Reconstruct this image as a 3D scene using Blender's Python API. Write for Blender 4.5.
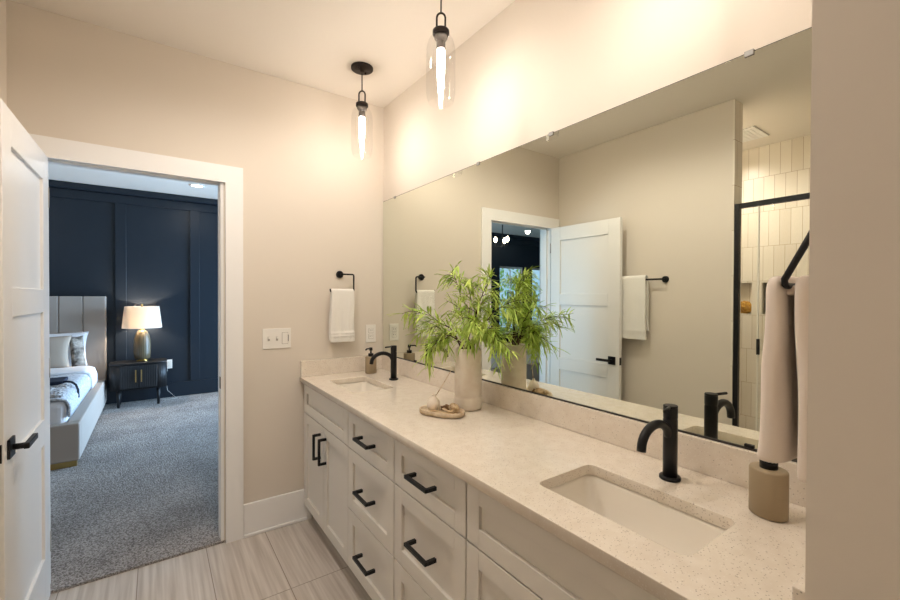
import bpy, bmesh, math, random
from mathutils import Vector, Matrix, noise
scene = bpy.context.scene
for o in list(bpy.data.objects):
    bpy.data.objects.remove(o, do_unlink=True)
COL = scene.collection
PI = math.pi

# ------------------------------------------------------------------ camera
cam_d = bpy.data.cameras.new('camera'); cam = bpy.data.objects.new('camera', cam_d); COL.objects.link(cam)
cam_d.sensor_width = 36.0; cam_d.lens = 36.0 * 418.09 / 900.0; cam_d.clip_start = 0.02; cam_d.clip_end = 200
RT = Vector((0.81768109, -0.57565868, 0.00383594)); UP = Vector((0.00268675, 0.01047951, 0.99994148)); FW = Vector((0.5756652, 0.81762293, -0.01011554))
mw = Matrix((RT, UP, -FW)).transposed().to_4x4(); mw.translation = Vector((-1.29639841, -2.6466147, 1.39550353))
cam.matrix_world = mw
scene.camera = cam
scene.view_settings.view_transform = 'Standard'; scene.view_settings.look = 'None'
scene.view_settings.gamma = 1.0; scene.view_settings.use_curve_mapping = False
scene.view_settings.exposure = 0.12

# ------------------------------------------------------------------ world and lights
def lin(c):
    c = c / 255.0
    return c / 12.92 if c <= 0.04045 else ((c + 0.055) / 1.055) ** 2.4
def rgb(r, g, b): return (lin(r), lin(g), lin(b), 1.0)
world = bpy.data.worlds.new('sky'); scene.world = world; world.use_nodes = True
wn = world.node_tree.nodes; wl = world.node_tree.links
bgd = wn['Background']; bgd.inputs['Strength'].default_value = 1.5
tcw = wn.new('ShaderNodeTexCoord'); sep = wn.new('ShaderNodeSeparateXYZ'); rmp = wn.new('ShaderNodeValToRGB')
wl.new(tcw.outputs['Generated'], sep.inputs[0]); wl.new(sep.outputs['Z'], rmp.inputs['Fac']); wl.new(rmp.outputs['Color'], bgd.inputs['Color'])
rmp.color_ramp.elements[0].position = 0.0; rmp.color_ramp.elements[0].color = (0.36, 0.56, 0.78, 1)
rmp.color_ramp.elements[1].position = 0.5; rmp.color_ramp.elements[1].color = (0.33, 0.58, 1.0, 1)

WARM = (1.0, 0.90, 0.81)
PEND_E = 86.0        # radiance of the pendant bulbs
BATH_FILL_W = 9.0          # each added fill can behind the camera
BED_CAN_W = 11.0
def spot(name, loc, watts, color, size=2.4, blend=0.6, r=0.05):
    d = bpy.data.lights.new(name, 'SPOT'); d.energy = watts; d.color = color; d.spot_size = size; d.spot_blend = blend; d.shadow_soft_size = r
    o = bpy.data.objects.new(name, d); COL.objects.link(o); o.location = loc; return o
def area(name, loc, rot, sx, sy, watts, color, portal=False):
    d = bpy.data.lights.new(name, 'AREA'); d.shape = 'RECTANGLE'; d.size = sx; d.size_y = sy; d.energy = watts; d.color = color
    if portal: d.cycles.is_portal = True
    o = bpy.data.objects.new(name, d); COL.objects.link(o); o.location = loc; o.rotation_euler = rot; return o
# daylight entering through the bedroom windows
area('daylight_side_window', (1.62, 2.95, 1.15), (0, PI / 2, 0), 2.1, 1.8, 150, (0.47, 0.70, 1.0)).data.spread = math.radians(105)
BATH_FILL_CANS = [(-0.95, -0.92), (-0.95, -1.75), (-1.15, -3.75), (-2.2, -3.75)]  # added fill lights shaped as ceiling cans, all out of view
SHOWER_FILL_CANS = [(-2.30, -0.93)]  # added to brighten the shower tiles, hidden behind the partition
BED_CANS = [(-0.875, 3.39), (-5.0, 3.5), (-2.9, 3.39)]

# ------------------------------------------------------------------ materials
def mat(name, col, rough=0.5, metal=0.0, spec=0.5, **kw):
    m = bpy.data.materials.new(name); m.use_nodes = True
    b = m.node_tree.nodes['Principled BSDF']
    b.inputs['Base Color'].default_value = col; b.inputs['Roughness'].default_value = rough
    b.inputs['Metallic'].default_value = metal; b.inputs['Specular IOR Level'].default_value = spec
    for k, v in kw.items(): b.inputs[k.replace('_', ' ')].default_value = v
    return m
def nodes(m): return m.node_tree.nodes, m.node_tree.links, m.node_tree.nodes['Principled BSDF']
def bump(m, scale, strength, dist=0.002, detail=3, stretch=None, kind='noise'):
    n, l, b = nodes(m)
    tc = n.new('ShaderNodeTexCoord'); src = tc.outputs['Object']
    if stretch:
        mp = n.new('ShaderNodeMapping'); mp.inputs['Scale'].default_value = stretch; l.new(src, mp.inputs[0]); src = mp.outputs[0]
    if kind == 'noise':
        t = n.new('ShaderNodeTexNoise'); t.inputs['Scale'].default_value = scale; t.inputs['Detail'].default_value = detail; out = t.outputs['Fac']
    else:
        t = n.new('ShaderNodeTexVoronoi'); t.inputs['Scale'].default_value = scale; out = t.outputs['Distance']
    l.new(src, t.inputs['Vector'])
    bp = n.new('ShaderNodeBump'); bp.inputs['Strength'].default_value = strength; bp.inputs['Distance'].default_value = dist
    l.new(out, bp.inputs['Height']); l.new(bp.outputs[0], b.inputs['Normal']); return m
def mottled(m, c1, c2, scale, detail=4, stretch=None, lo=0.35, hi=0.65):
    n, l, b = nodes(m)
    tc = n.new('ShaderNodeTexCoord'); src = tc.outputs['Object']
    if stretch:
        mp = n.new('ShaderNodeMapping'); mp.inputs['Scale'].default_value = stretch; l.new(src, mp.inputs[0]); src = mp.outputs[0]
    t = n.new('ShaderNodeTexNoise'); t.inputs['Scale'].default_value = scale; t.inputs['Detail'].default_value = detail; l.new(src, t.inputs['Vector'])
    r = n.new('ShaderNodeValToRGB'); r.color_ramp.elements[0].position = lo; r.color_ramp.elements[0].color = c1
    r.color_ramp.elements[1].position = hi; r.color_ramp.elements[1].color = c2
    l.new(t.outputs['Fac'], r.inputs[0]); l.new(r.outputs[0], b.inputs['Base Color']); return m

M = {}
M['wall'] = bump(mat('beige_wall_paint', rgb(223, 213, 199), 0.75, spec=0.3), 350, 0.06)
M['ceil'] = bump(mat('ceiling_paint', rgb(238, 230, 219), 0.85, spec=0.2), 300, 0.05)
M['trim'] = mat('white_trim_paint', rgb(243, 241, 238), 0.38)
M['doorp'] = mat('white_door_paint', rgb(238, 236, 232), 0.33)
M['cab'] = mat('greige_cabinet_paint', rgb(226, 220, 210), 0.36)
M['cabin'] = mat('cabinet_interior', rgb(120, 110, 98), 0.7)
M['black'] = mat('matte_black_metal', (0.008, 0.008, 0.009, 1), 0.42, spec=0.3)
M['bronze'] = mat('dark_bronze', rgb(40, 32, 28), 0.45, metal=0.6)
M['navy'] = bump(mat('navy_wall_paint', rgb(30, 38, 47), 0.42, spec=0.4), 300, 0.04)
M['ceramic'] = mat('white_ceramic', rgb(243, 236, 224), 0.12)
M['chrome'] = mat('chrome', (0.8, 0.8, 0.8, 1), 0.12, metal=1)
M['clipm'] = mat('clear_clip', rgb(150, 146, 140), 0.4)
M['brass'] = mat('brass', rgb(190, 160, 100), 0.3, metal=1)
M['plate'] = mat('white_plastic', rgb(240, 236, 228), 0.35)
M['grey'] = mat('grey_plastic_groove', rgb(176, 168, 158), 0.5)
M['slot'] = mat('dark_slot', rgb(50, 45, 42), 0.6)
M['bottle'] = mat('taupe_stoneware', rgb(158, 140, 112), 0.5)
M['towelw'] = bump(mat('white_terry', rgb(240, 236, 228), 0.95, spec=0.1, Sheen_Weight=0.3), 900, 0.5, 0.003)
M['towelp'] = bump(mat('blush_cotton', rgb(240, 227, 214), 0.95, spec=0.1, Sheen_Weight=0.3), 500, 0.6, 0.003, stretch=(1, 1, 3))
M['vase'] = bump(mottled(mat('matte_stoneware', rgb(226, 208, 186), 0.7), rgb(234, 220, 202), rgb(244, 233, 218), 25), 45, 0.35, 0.004, 5)
M['leaf'] = mottled(mat('willow_leaf', rgb(120, 150, 60), 0.5), rgb(158, 192, 70), rgb(216, 232, 122), 22)
M['leaf'].node_tree.nodes['Principled BSDF'].inputs['Subsurface Weight'].default_value = 0.0
M['twig'] = mat('brown_twig', rgb(74, 54, 38), 0.8)
M['fabric'] = bump(mat('oatmeal_upholstery', rgb(176, 166, 157), 0.95, spec=0.1), 700, 0.4, 0.002)
M['sheet'] = bump(mat('white_sheet', rgb(232, 232, 236), 0.9, spec=0.1), 12, 0.3, 0.02)
M['quilt'] = bump(mottled(mat('grey_quilt', rgb(160, 165, 175), 0.95, spec=0.1), rgb(178, 182, 190), rgb(222, 225, 230), 60, lo=0.4, hi=0.6), 60, 0.8, 0.01)
M['knit'] = bump(mottled(mat('chunky_knit', rgb(150, 145, 145), 0.95, spec=0.1), rgb(150, 146, 146), rgb(206, 203, 203), 40), 45, 0.9, 0.02, kind='voronoi')
M['navycloth'] = mat('navy_cloth', rgb(28, 36, 56), 0.8)
M['pillowt'] = bump(mat('beige_linen', rgb(170, 155, 140), 0.95, spec=0.1), 500, 0.4, 0.002)
M['furry'] = bump(mottled(mat('taupe_velvet', rgb(120, 108, 96), 0.95), rgb(70, 62, 56), rgb(190, 180, 168), 14, 6), 60, 0.8, 0.01)
M['blackwood'] = mat('black_stained_wood', rgb(15, 15, 18), 0.5)
M['celadon'] = mat('grey_green_glaze', rgb(98, 84, 60), 0.35)
M['sponge'] = bump(mottled(mat('amber_sponge', rgb(200, 150, 60), 0.95), rgb(160, 105, 30), rgb(224, 172, 76), 60), 90, 0.9, 0.008, kind='voronoi')
M['drift'] = mottled(mat('pale_driftwood', rgb(205, 178, 140), 0.85), rgb(170, 136, 96), rgb(226, 204, 170), 30, stretch=(1, 1, 5))
M['cone'] = mottled(mat('brown_bark', rgb(120, 88, 58), 0.9), rgb(86, 58, 36), rgb(160, 122, 84), 60)
M['traym'] = bump(mottled(mat('sand_stone_tray', rgb(208, 188, 160), 0.8), rgb(190, 166, 134), rgb(222, 204, 178), 40), 60, 0.3)
M['backing'] = mat('mirror_backing', rgb(60, 52, 44), 0.6)
M['rubber'] = mat('clear_seal', rgb(228, 224, 214), 0.4)

m = bpy.data.materials.new('mirror_glass'); m.use_nodes = True; n, l, b = nodes(m)
b.inputs['Metallic'].default_value = 1.0; b.inputs['Roughness'].default_value = 0.0; b.inputs['Base Color'].default_value = (0.80, 0.83, 0.75, 1); M['mirror'] = m

def thin_glass(name, tint=(1, 1, 1, 1), refl=0.06):
    m = bpy.data.materials.new(name); m.use_nodes = True; n, l = m.node_tree.nodes, m.node_tree.links
    n.remove(n['Principled BSDF']); out = n['Material Output']
    tr = n.new('ShaderNodeBsdfTransparent'); tr.inputs[0].default_value = tint
    gl = n.new('ShaderNodeBsdfGlossy'); gl.inputs['Roughness'].default_value = 0.02
    lw = n.new('ShaderNodeLayerWeight'); lw.inputs['Blend'].default_value = 0.12
    ml = n.new('ShaderNodeMath'); ml.operation = 'MULTIPLY_ADD'; ml.inputs[1].default_value = 0.35; ml.inputs[2].default_value = refl * 0.5; l.new(lw.outputs['Facing'], ml.inputs[0])
    mx = n.new('ShaderNodeMixShader'); l.new(ml.outputs[0], mx.inputs[0])
    l.new(tr.outputs[0], mx.inputs[1]); l.new(gl.outputs[0], mx.inputs[2]); l.new(mx.outputs[0], out.inputs[0]); return m
M['glass'] = thin_glass('clear_pendant_glass', (0.97, 0.97, 0.97, 1), 0.05)
M['pane'] = thin_glass('window_pane', (0.95, 0.97, 0.97, 1), 0.05)
M['shglass'] = thin_glass('shower_glass', (0.98, 0.98, 0.97, 1), 0.03)
M['socket'] = mat('smoked_socket', rgb(110, 102, 96), 0.2, spec=0.6)

def emis(name, col, s):
    m = bpy.data.materials.new(name); m.use_nodes = True; n, l, b = nodes(m)
    b.inputs['Base Color'].default_value = (0.8, 0.8, 0.8, 1); b.inputs['Emission Color'].default_value = (*col, 1); b.inputs['Emission Strength'].default_value = s; return m
M['bulb'] = emis('glowing_bulb', WARM, PEND_E)
M['candisc'] = emis('can_lens', (1, 0.93, 0.82), 9)
M['chbulb'] = emis('chandelier_bulb', (1, 0.85, 0.65), 25)

# shade: light from the bulb passes through the cloth
m = bpy.data.materials.new('linen_shade'); m.use_nodes = True; n, l = m.node_tree.nodes, m.node_tree.links
b = n['Principled BSDF']; b.inputs['Base Color'].default_value = rgb(240, 232, 222); b.inputs['Roughness'].default_value = 0.9
tl = n.new('ShaderNodeBsdfTranslucent'); tl.inputs[0].default_value = rgb(245, 232, 214)
mx = n.new('ShaderNodeMixShader'); mx.inputs[0].default_value = 0.35
l.new(b.outputs[0], mx.inputs[1]); l.new(tl.outputs[0], mx.inputs[2]); l.new(mx.outputs[0], n['Material Output'].inputs[0]); M['shade'] = m

# floor tile: streaked 30 x 60 cm porcelain
m = mat('streaked_porcelain', rgb(190, 178, 164), 0.32); n, l, b = nodes(m)
tc = n.new('ShaderNodeTexCoord')
mp = n.new('ShaderNodeMapping'); mp.inputs['Rotation'].default_value = (0, 0, PI / 2); mp.inputs['Location'].default_value = (0.0, 0.173 + 0.0, 0)
l.new(tc.outputs['Object'], mp.inputs[0])
br = n.new('ShaderNodeTexBrick'); br.offset = 0.0; br.inputs['Scale'].default_value = 1.0
br.inputs['Brick Width'].default_value = 0.6; br.inputs['Row Height'].default_value = 0.3; br.inputs['Mortar Size'].default_value = 0.0022; br.inputs['Mortar Smooth'].default_value = 0.2
br.inputs['Color1'].default_value = (0.35, 0.35, 0.35, 1); br.inputs['Color2'].default_value = (0.6, 0.6, 0.6, 1); br.inputs['Mortar'].default_value = (0, 0, 0, 1)
l.new(mp.outputs[0], br.inputs['Vector'])
ms = n.new('ShaderNodeMapping'); ms.inputs['Scale'].default_value = (55, 1.8, 1); l.new(tc.outputs['Object'], ms.inputs[0])
ad = n.new('ShaderNodeVectorMath'); ad.operation = 'ADD'; l.new(ms.outputs[0], ad.inputs[0])
sc_ = n.new('ShaderNodeVectorMath'); sc_.operation = 'SCALE'; sc_.inputs['Scale'].default_value = 40; l.new(br.outputs['Color'], sc_.inputs[0]); l.new(sc_.outputs[0], ad.inputs[1])
ns = n.new('ShaderNodeTexNoise'); ns.inputs['Scale'].default_value = 1.0; ns.inputs['Detail'].default_value = 5; l.new(ad.outputs[0], ns.inputs['Vector'])
rp = n.new('ShaderNodeValToRGB'); rp.color_ramp.elements[0].position = 0.32; rp.color_ramp.elements[0].color = rgb(184, 172, 160)
rp.color_ramp.elements[1].position = 0.68; rp.color_ramp.elements[1].color = rgb(216, 207, 197); l.new(ns.outputs['Fac'], rp.inputs[0])
mx = n.new('ShaderNodeMix'); mx.data_type = 'RGBA'; l.new(br.outputs['Fac'], mx.inputs['Factor']); l.new(rp.outputs[0], mx.inputs['A']); mx.inputs['B'].default_value = rgb(140, 126, 110)
l.new(mx.outputs['Result'], b.inputs['Base Color']); M['tile'] = m

# shower tile: stacked vertical 7.6 x 30 cm, every other course shifted by half
m = mat('cream_wall_tile', rgb(236, 228, 214), 0.25); n, l, b = nodes(m)
tc = n.new('ShaderNodeTexCoord'); sp = n.new('ShaderNodeSeparateXYZ'); cb = n.new('ShaderNodeCombineXYZ'); l.new(tc.outputs['Object'], sp.inputs[0])
s1 = n.new('ShaderNodeMath'); s1.operation = 'ADD'; l.new(sp.outputs['X'], s1.inputs[0]); l.new(sp.outputs['Y'], s1.inputs[1])
s2 = n.new('ShaderNodeMath'); s2.operation = 'ADD'; l.new(s1.outputs[0], s2.inputs[0]); s2.inputs[1].default_value = 3.008 + 1.094 + 7.64
s3 = n.new('ShaderNodeMath'); s3.operation = 'ADD'; l.new(sp.outputs['Z'], s3.inputs[0]); s3.inputs[1].default_value = 3.54
l.new(s2.outputs[0], cb.inputs[0]); l.new(s3.outputs[0], cb.inputs[1])
br = n.new('ShaderNodeTexBrick'); br.offset = 0.5; br.inputs['Scale'].default_value = 1.0; br.inputs['Brick Width'].default_value = 0.0764; br.inputs['Row Height'].default_value = 0.2985
br.inputs['Mortar Size'].default_value = 0.0016; br.inputs['Mortar Smooth'].default_value = 0.3
br.inputs['Color1'].default_value = rgb(238, 230, 216); br.inputs['Color2'].default_value = rgb(228, 218, 202); br.inputs['Mortar'].default_value = rgb(176, 158, 134)
l.new(cb.outputs[0], br.inputs['Vector']); l.new(br.outputs['Color'], b.inputs['Base Color'])
bp = n.new('ShaderNodeBump'); bp.invert = True; bp.inputs['Strength'].default_value = 0.4; bp.inputs['Distance'].default_value = 0.002; l.new(br.outputs['Fac'], bp.inputs['Height']); l.new(bp.outputs[0], b.inputs['Normal'])
M['shtile'] = m
m = mat('mosaic_tile', rgb(190, 180, 160), 0.4); n, l, b = nodes(m)
vo = n.new('ShaderNodeTexVoronoi'); vo.inputs['Scale'].default_value = 45; tc = n.new('ShaderNodeTexCoord'); l.new(tc.outputs['Object'], vo.inputs['Vector'])
rp = n.new('ShaderNodeValToRGB'); rp.color_ramp.elements[0].color = rgb(214, 204, 186); rp.color_ramp.elements[1].color = rgb(96, 86, 70); rp.color_ramp.elements[1].position = 0.6
l.new(vo.outputs['Distance'], rp.inputs[0]); l.new(rp.outputs[0], b.inputs['Base Color']); M['mosaic'] = m

# quartz with fine specks
m = mat('speckled_quartz', rgb(222, 207, 188), 0.14); n, l, b = nodes(m)
tc = n.new('ShaderNodeTexCoord'); ns = n.new('ShaderNodeTexNoise'); ns.inputs['Scale'].default_value = 28; ns.inputs['Detail'].default_value = 6; l.new(tc.outputs['Object'], ns.inputs['Vector'])
rp = n.new('ShaderNodeValToRGB'); rp.color_ramp.elements[0].position = 0.3; rp.color_ramp.elements[0].color = rgb(226, 214, 198); rp.color_ramp.elements[1].position = 0.7; rp.color_ramp.elements[1].color = rgb(234, 224, 210)
l.new(ns.outputs['Fac'], rp.inputs[0])
prev = rp.outputs[0]
for scl, thr, colr, sd in ((190, 0.26, rgb(140, 116, 92), 0.0), (120, 0.17, rgb(104, 84, 68), 3.0), (170, 0.25, rgb(244, 238, 228), 7.0)):
    mp = n.new('ShaderNodeMapping'); mp.inputs['Location'].default_value = (sd, sd, sd); l.new(tc.outputs['Object'], mp.inputs[0])
    vo = n.new('ShaderNodeTexVoronoi'); vo.inputs['Scale'].default_value = scl; l.new(mp.outputs[0], vo.inputs['Vector'])
    c1 = n.new('ShaderNodeMath'); c1.operation = 'LESS_THAN'; c1.inputs[1].default_value = thr * 1.0; l.new(vo.outputs['Distance'], c1.inputs[0])
    sx = n.new('ShaderNodeSeparateColor'); l.new(vo.outputs['Color'], sx.inputs[0])
    c2 = n.new('ShaderNodeMath'); c2.operation = 'LESS_THAN'; c2.inputs[1].default_value = 0.35; l.new(sx.outputs[0], c2.inputs[0])
    c3 = n.new('ShaderNodeMath'); c3.operation = 'MULTIPLY'; l.new(c1.outputs[0], c3.inputs[0]); l.new(c2.outputs[0], c3.inputs[1])
    c4 = n.new('ShaderNodeMath'); c4.operation = 'MULTIPLY'; l.new(c3.outputs[0], c4.inputs[0]); c4.inputs[1].default_value = 0.5
    mx = n.new('ShaderNodeMix'); mx.data_type = 'RGBA'; l.new(c4.outputs[0], mx.inputs['Factor']); l.new(prev, mx.inputs['A']); mx.inputs['B'].default_value = colr; prev = mx.outputs['Result']
l.new(prev, b.inputs['Base Color']); M['quartz'] = m

# carpet
m = mat('grey_carpet', rgb(150, 146, 144), 1.0, spec=0.05); n, l, b = nodes(m)
tc = n.new('ShaderNodeTexCoord'); ns = n.new('ShaderNodeTexNoise'); ns.inputs['Scale'].default_value = 130; ns.inputs['Detail'].default_value = 4; l.new(tc.outputs['Object'], ns.inputs['Vector'])
rp = n.new('ShaderNodeValToRGB'); rp.color_ramp.elements[0].position = 0.38; rp.color_ramp.elements[0].color = rgb(132, 124, 119); rp.color_ramp.elements[1].position = 0.62; rp.color_ramp.elements[1].color = rgb(212, 205, 199)
l.new(ns.outputs['Fac'], rp.inputs[0]); n2 = n.new('ShaderNodeTexNoise'); n2.inputs['Scale'].default_value = 2.2; n2.inputs['Detail'].default_value = 3; l.new(tc.outputs['Object'], n2.inputs['Vector'])
r2 = n.new('ShaderNodeValToRGB'); r2.color_ramp.elements[0].position = 0.35; r2.color_ramp.elements[0].color = (0.72, 0.72, 0.72, 1); r2.color_ramp.elements[1].position = 0.65; r2.color_ramp.elements[1].color = (1, 1, 1, 1); l.new(n2.outputs['Fac'], r2.inputs[0])
mx = n.new('ShaderNodeMix'); mx.data_type = 'RGBA'; mx.blend_type = 'MULTIPLY'; mx.inputs['Factor'].default_value = 1; l.new(rp.outputs[0], mx.inputs['A']); l.new(r2.outputs[0], mx.inputs['B']); l.new(mx.outputs['Result'], b.inputs['Base Color'])
bp = n.new('ShaderNodeBump'); bp.inputs['Strength'].default_value = 1.5; bp.inputs['Distance'].default_value = 0.01; l.new(ns.outputs['Fac'], bp.inputs['Height']); l.new(bp.outputs[0], b.inputs['Normal']); M['carpet'] = m

# ------------------------------------------------------------------ mesh helpers
def new_bm(): return bmesh.new()
def box(bm, x0, x1, y0, y1, z0, z1, bev=0.0, seg=2, mi=0):
    v = [bm.verts.new((x, y, z)) for x in (x0, x1) for y in (y0, y1) for z in (z0, z1)]
    idx = [(0, 1, 3, 2), (4, 6, 7, 5), (0, 4, 5, 1), (2, 3, 7, 6), (0, 2, 6, 4), (1, 5, 7, 3)]
    fs = [bm.faces.new([v[i] for i in q]) for q in idx]
    for f in fs: f.material_index = mi
    if bev > 0:
        es = set(e for f in fs for e in f.edges)
        bmesh.ops.bevel(bm, geom=list(es), offset=bev, segments=seg, profile=0.5, affect='EDGES', clamp_overlap=True)
def lathe(bm, prof, c=(0, 0, 0), n=32, sx=1.0, sy=1.0, cap=True, mi=0):
    rings = []
    for r, z in prof:
        rings.append([bm.verts.new((c[0] + math.cos(2 * PI * k / n) * r * sx, c[1] + math.sin(2 * PI * k / n) * r * sy, c[2] + z)) for k in range(n)])
    for a, b_ in zip(rings, rings[1:]):
        for k in range(n):
            f = bm.faces.new((a[k], a[(k + 1) % n], b_[(k + 1) % n], b_[k])); f.smooth = True; f.material_index = mi
    if cap:
        bm.faces.new(list(reversed(rings[0]))).material_index = mi; bm.faces.new(rings[-1]).material_index = mi
def tube(bm, pts, r, n=12, cap=True, flat=None):
    pts = [Vector(p) for p in pts]; N = len(pts)
    rr = r if isinstance(r, (list, tuple)) else [r] * N
    tang = []
    for i in range(N):
        a = pts[max(i - 1, 0)]; c = pts[min(i + 1, N - 1)]; tang.append((c - a).normalized())
    ref = Vector((0, 0, 1)) if abs(tang[0].z) < 0.9 else Vector((1, 0, 0))
    nrm = tang[0].cross(ref).normalized(); rings = []
    for i in range(N):
        if i: 
            q = tang[i - 1].rotation_difference(tang[i]); nrm = (q @ nrm).normalized()
        bn = tang[i].cross(nrm).normalized()
        rings.append([bm.verts.new(pts[i] + (nrm * math.cos(2 * PI * k / n) + bn * math.sin(2 * PI * k / n)) * rr[i]) for k in range(n)])
    for a, b_ in zip(rings, rings[1:]):
        for k in range(n):
            f = bm.faces.new((a[k], a[(k + 1) % n], b_[(k + 1) % n], b_[k])); f.smooth = True
    if cap:
        bm.faces.new(list(reversed(rings[0]))); bm.faces.new(rings[-1])
def link(name, bm, mats, parent=None, smooth=False):
    bmesh.ops.recalc_face_normals(bm, faces=bm.faces)
    me = bpy.data.meshes.new(name); bm.to_mesh(me); bm.free()
    for mm in (mats if isinstance(mats, list) else [mats]): me.materials.append(mm)
    if smooth:
        for p in me.polygons: p.use_smooth = True
    o = bpy.data.objects.new(name, me); COL.objects.link(o)
    if parent: o.parent = parent
    return o
def tag(o, label, cat, group=None):
    o['label'] = label; o['category'] = cat
    if group: o['group'] = group
    return o
def thing(name, label, cat, loc=(0, 0, 0), rz=0, group=None):
    o = bpy.data.objects.new(name, None); o.empty_display_size = 0.05; COL.objects.link(o); o.location = loc; o.rotation_euler = (0, 0, rz)
    return tag(o, label, cat, group)
def struct(o, label=None, cat=None):
    o['kind'] = 'structure'
    if label: o['label'] = label; o['category'] = cat
    return o
def bx(name, dims, m, parent=None, bev=0.0, seg=2):
    bm = new_bm(); box(bm, *dims, bev=bev, seg=seg); return link(name, bm, m, parent)
def copy_tree(o, parent=None):
    c = o.copy(); COL.objects.link(c)
    if parent: c.parent = parent
    for ch in list(o.children): copy_tree(ch, c)
    return c
def round_rect(x0, x1, y0, y1, r, n=6):
    pts = []
    for cx, cy, a0 in ((x1 - r, y1 - r, 0), (x0 + r, y1 - r, 90), (x0 + r, y0 + r, 180), (x1 - r, y0 + r, 270)):
        for k in range(n + 1):
            a = math.radians(a0 + 90 * k / n); pts.append((cx + r * math.cos(a), cy + r * math.sin(a)))
    return pts
def plate_bm(loops, thick, bev=0.0):
    """flat plate with holes; local XY outline, z from 0 to thick"""
    cu = bpy.data.curves.new('tmp', 'CURVE'); cu.dimensions = '2D'; cu.fill_mode = 'BOTH'; cu.extrude = thick / 2 - bev; cu.bevel_depth = bev; cu.bevel_resolution = 1
    if bev: cu.offset = -bev
    for lp in loops:
        s = cu.splines.new('POLY'); s.points.add(len(lp) - 1); s.use_cyclic_u = True
        for p, q in zip(s.points, lp): p.co = (q[0], q[1], 0, 1)
    o = bpy.data.objects.new('tmp', cu); COL.objects.link(o); bpy.context.view_layer.update()
    me = bpy.data.meshes.new_from_object(o.evaluated_get(bpy.context.evaluated_depsgraph_get()))
    bm = new_bm(); bm.from_mesh(me); bpy.data.objects.remove(o); bpy.data.meshes.remove(me); bpy.data.curves.remove(cu)
    bmesh.ops.remove_doubles(bm, verts=bm.verts, dist=1e-5)
    bmesh.ops.translate(bm, verts=bm.verts, vec=(0, 0, thick / 2)); return bm
def rect(x0, x1, y0, y1): return [(x0, y0), (x1, y0), (x1, y1), (x0, y1)]

HC = 2.695; HB = 2.745; LX = -1.832; YW = 4.15; WT = 0.12
# ------------------------------------------------------------------ floors and ceilings
struct(bx('floor', (-3.2, 0.15, -4.75, 0.0, -0.1, 0.0), M['tile']))
struct(bx('floor_bedroom', (-6.85, 1.62, 0.0, 4.3, -0.1, 0.012), M['carpet']))
struct(bx('ceiling', (-3.2, 0.15, -4.75, 0.0, HC, HC + 0.12), M['ceil']))
struct(bx('ceiling_bedroom', (-6.85, 1.62, WT, 4.3, HB, HB + 0.1), M['ceil']))

# ------------------------------------------------------------------ walls
def wall_xz(name, loops, y0, thick, m):      # plate standing in the XZ plane, from y0 to y0+thick
    bm = plate_bm(loops, thick)
    bmesh.ops.rotate(bm, verts=bm.verts, cent=(0, 0, 0), matrix=Matrix.Rotation(PI / 2, 3, 'X'))
    bmesh.ops.translate(bm, verts=bm.verts, vec=(0, y0 + thick, 0)); return struct(link(name, bm, m))
def wall_yz(name, loops, x0, thick, m):      # loops given as (y, z)
    bm = plate_bm(loops, thick)
    bmesh.ops.transform(bm, matrix=Matrix(((0, 0, 1, 0), (1, 0, 0, 0), (0, 1, 0, 0), (0, 0, 0, 1))), verts=bm.verts)
    bmesh.ops.translate(bm, verts=bm.verts, vec=(x0, 0, 0)); return struct(link(name, bm, m))
DX0, DX1, DH = -1.738, -0.985, 2.045        # rough opening of the doorway
outer = [(-6.7, 0.0), (DX0, 0.0), (DX0, DH), (DX1, DH), (DX1, 0.0), (1.5, 0.0), (1.5, 2.82), (-6.7, 2.82)]
wall_xz('wall_front', [outer], 0.0, WT, M['wall'])
struct(bx('wall_right', (0.0, 0.12, -2.47, 0.0, 0, HC + 0.1), M['wall']))
struct(bx('wall_left', (LX - 0.12, LX, -1.455, 0.0, 0, HC), M['wall']))
struct(bx('wall_end', (-0.60, 0.12, -4.6, -2.47, 0, HC), M['wall']))
struct(bx('wall_back', (-3.15, -0.60, -4.72, -4.6, 0, HC), M['wall']))
# shower walls
NA = rect(-1.165, -0.93, 1.245, 1.52); NB = rect(-1.50, -1.238, 1.245, 1.52)
wall_yz('wall_shower_back', [rect(-3.2, -0.6, 0, HC), NA, NB], -3.098, 0.09, M['shtile'])
struct(bx('wall_shower_outer', (-3.2, -3.098, -4.6, -0.6, 0, HC), M['shtile']))
struct(bx('wall_shower_side', (-3.008, LX - 0.12, -0.72, -0.6, 0, HC), M['shtile']))
struct(bx('wall_shower_far', (-3.098, LX - 0.02, -3.3, -3.2, 0, HC), M['shtile']))
struct(bx('wall_behind', (-3.098, -3.0, -4.6, -3.3, 0, HC), M['wall']))
struct(bx('trim_3', (LX - 0.12, LX, -1.467, -1.4555, 0.0, HC - 0.001), M['shtile']))
struct(bx('trim_4', (LX - 0.10, LX, -3.2, -1.468, 0.0, 0.1), M['shtile'], bev=0.003))
# niche lining
bm = new_bm(); box(bm, -3.0985, -3.09, -1.50, -1.238, 1.246, 1.519); struct(link('trim_5', bm, M['mosaic']))

# bedroom walls
WIN = [(-5.55, -4.82), (-6.55, -5.82)]
wall_xz('wall_bedroom_back', [rect(-6.7, 1.5, 0.0, 2.82)] + [rect(a, b_, 0.55, 2.05) for a, b_ in WIN], YW, 0.14, M['navy'])
wall_yz('wall_bedroom_right', [rect(WT, 4.29, 0, 2.82), rect(2.05, 3.85, 0.1, 2.2)], 1.5, 0.12, M['wall'])
struct(bx('wall_bedroom_left', (-6.82, -6.7, 0.0, 4.29, 0, 2.82), M['navy']))
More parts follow.
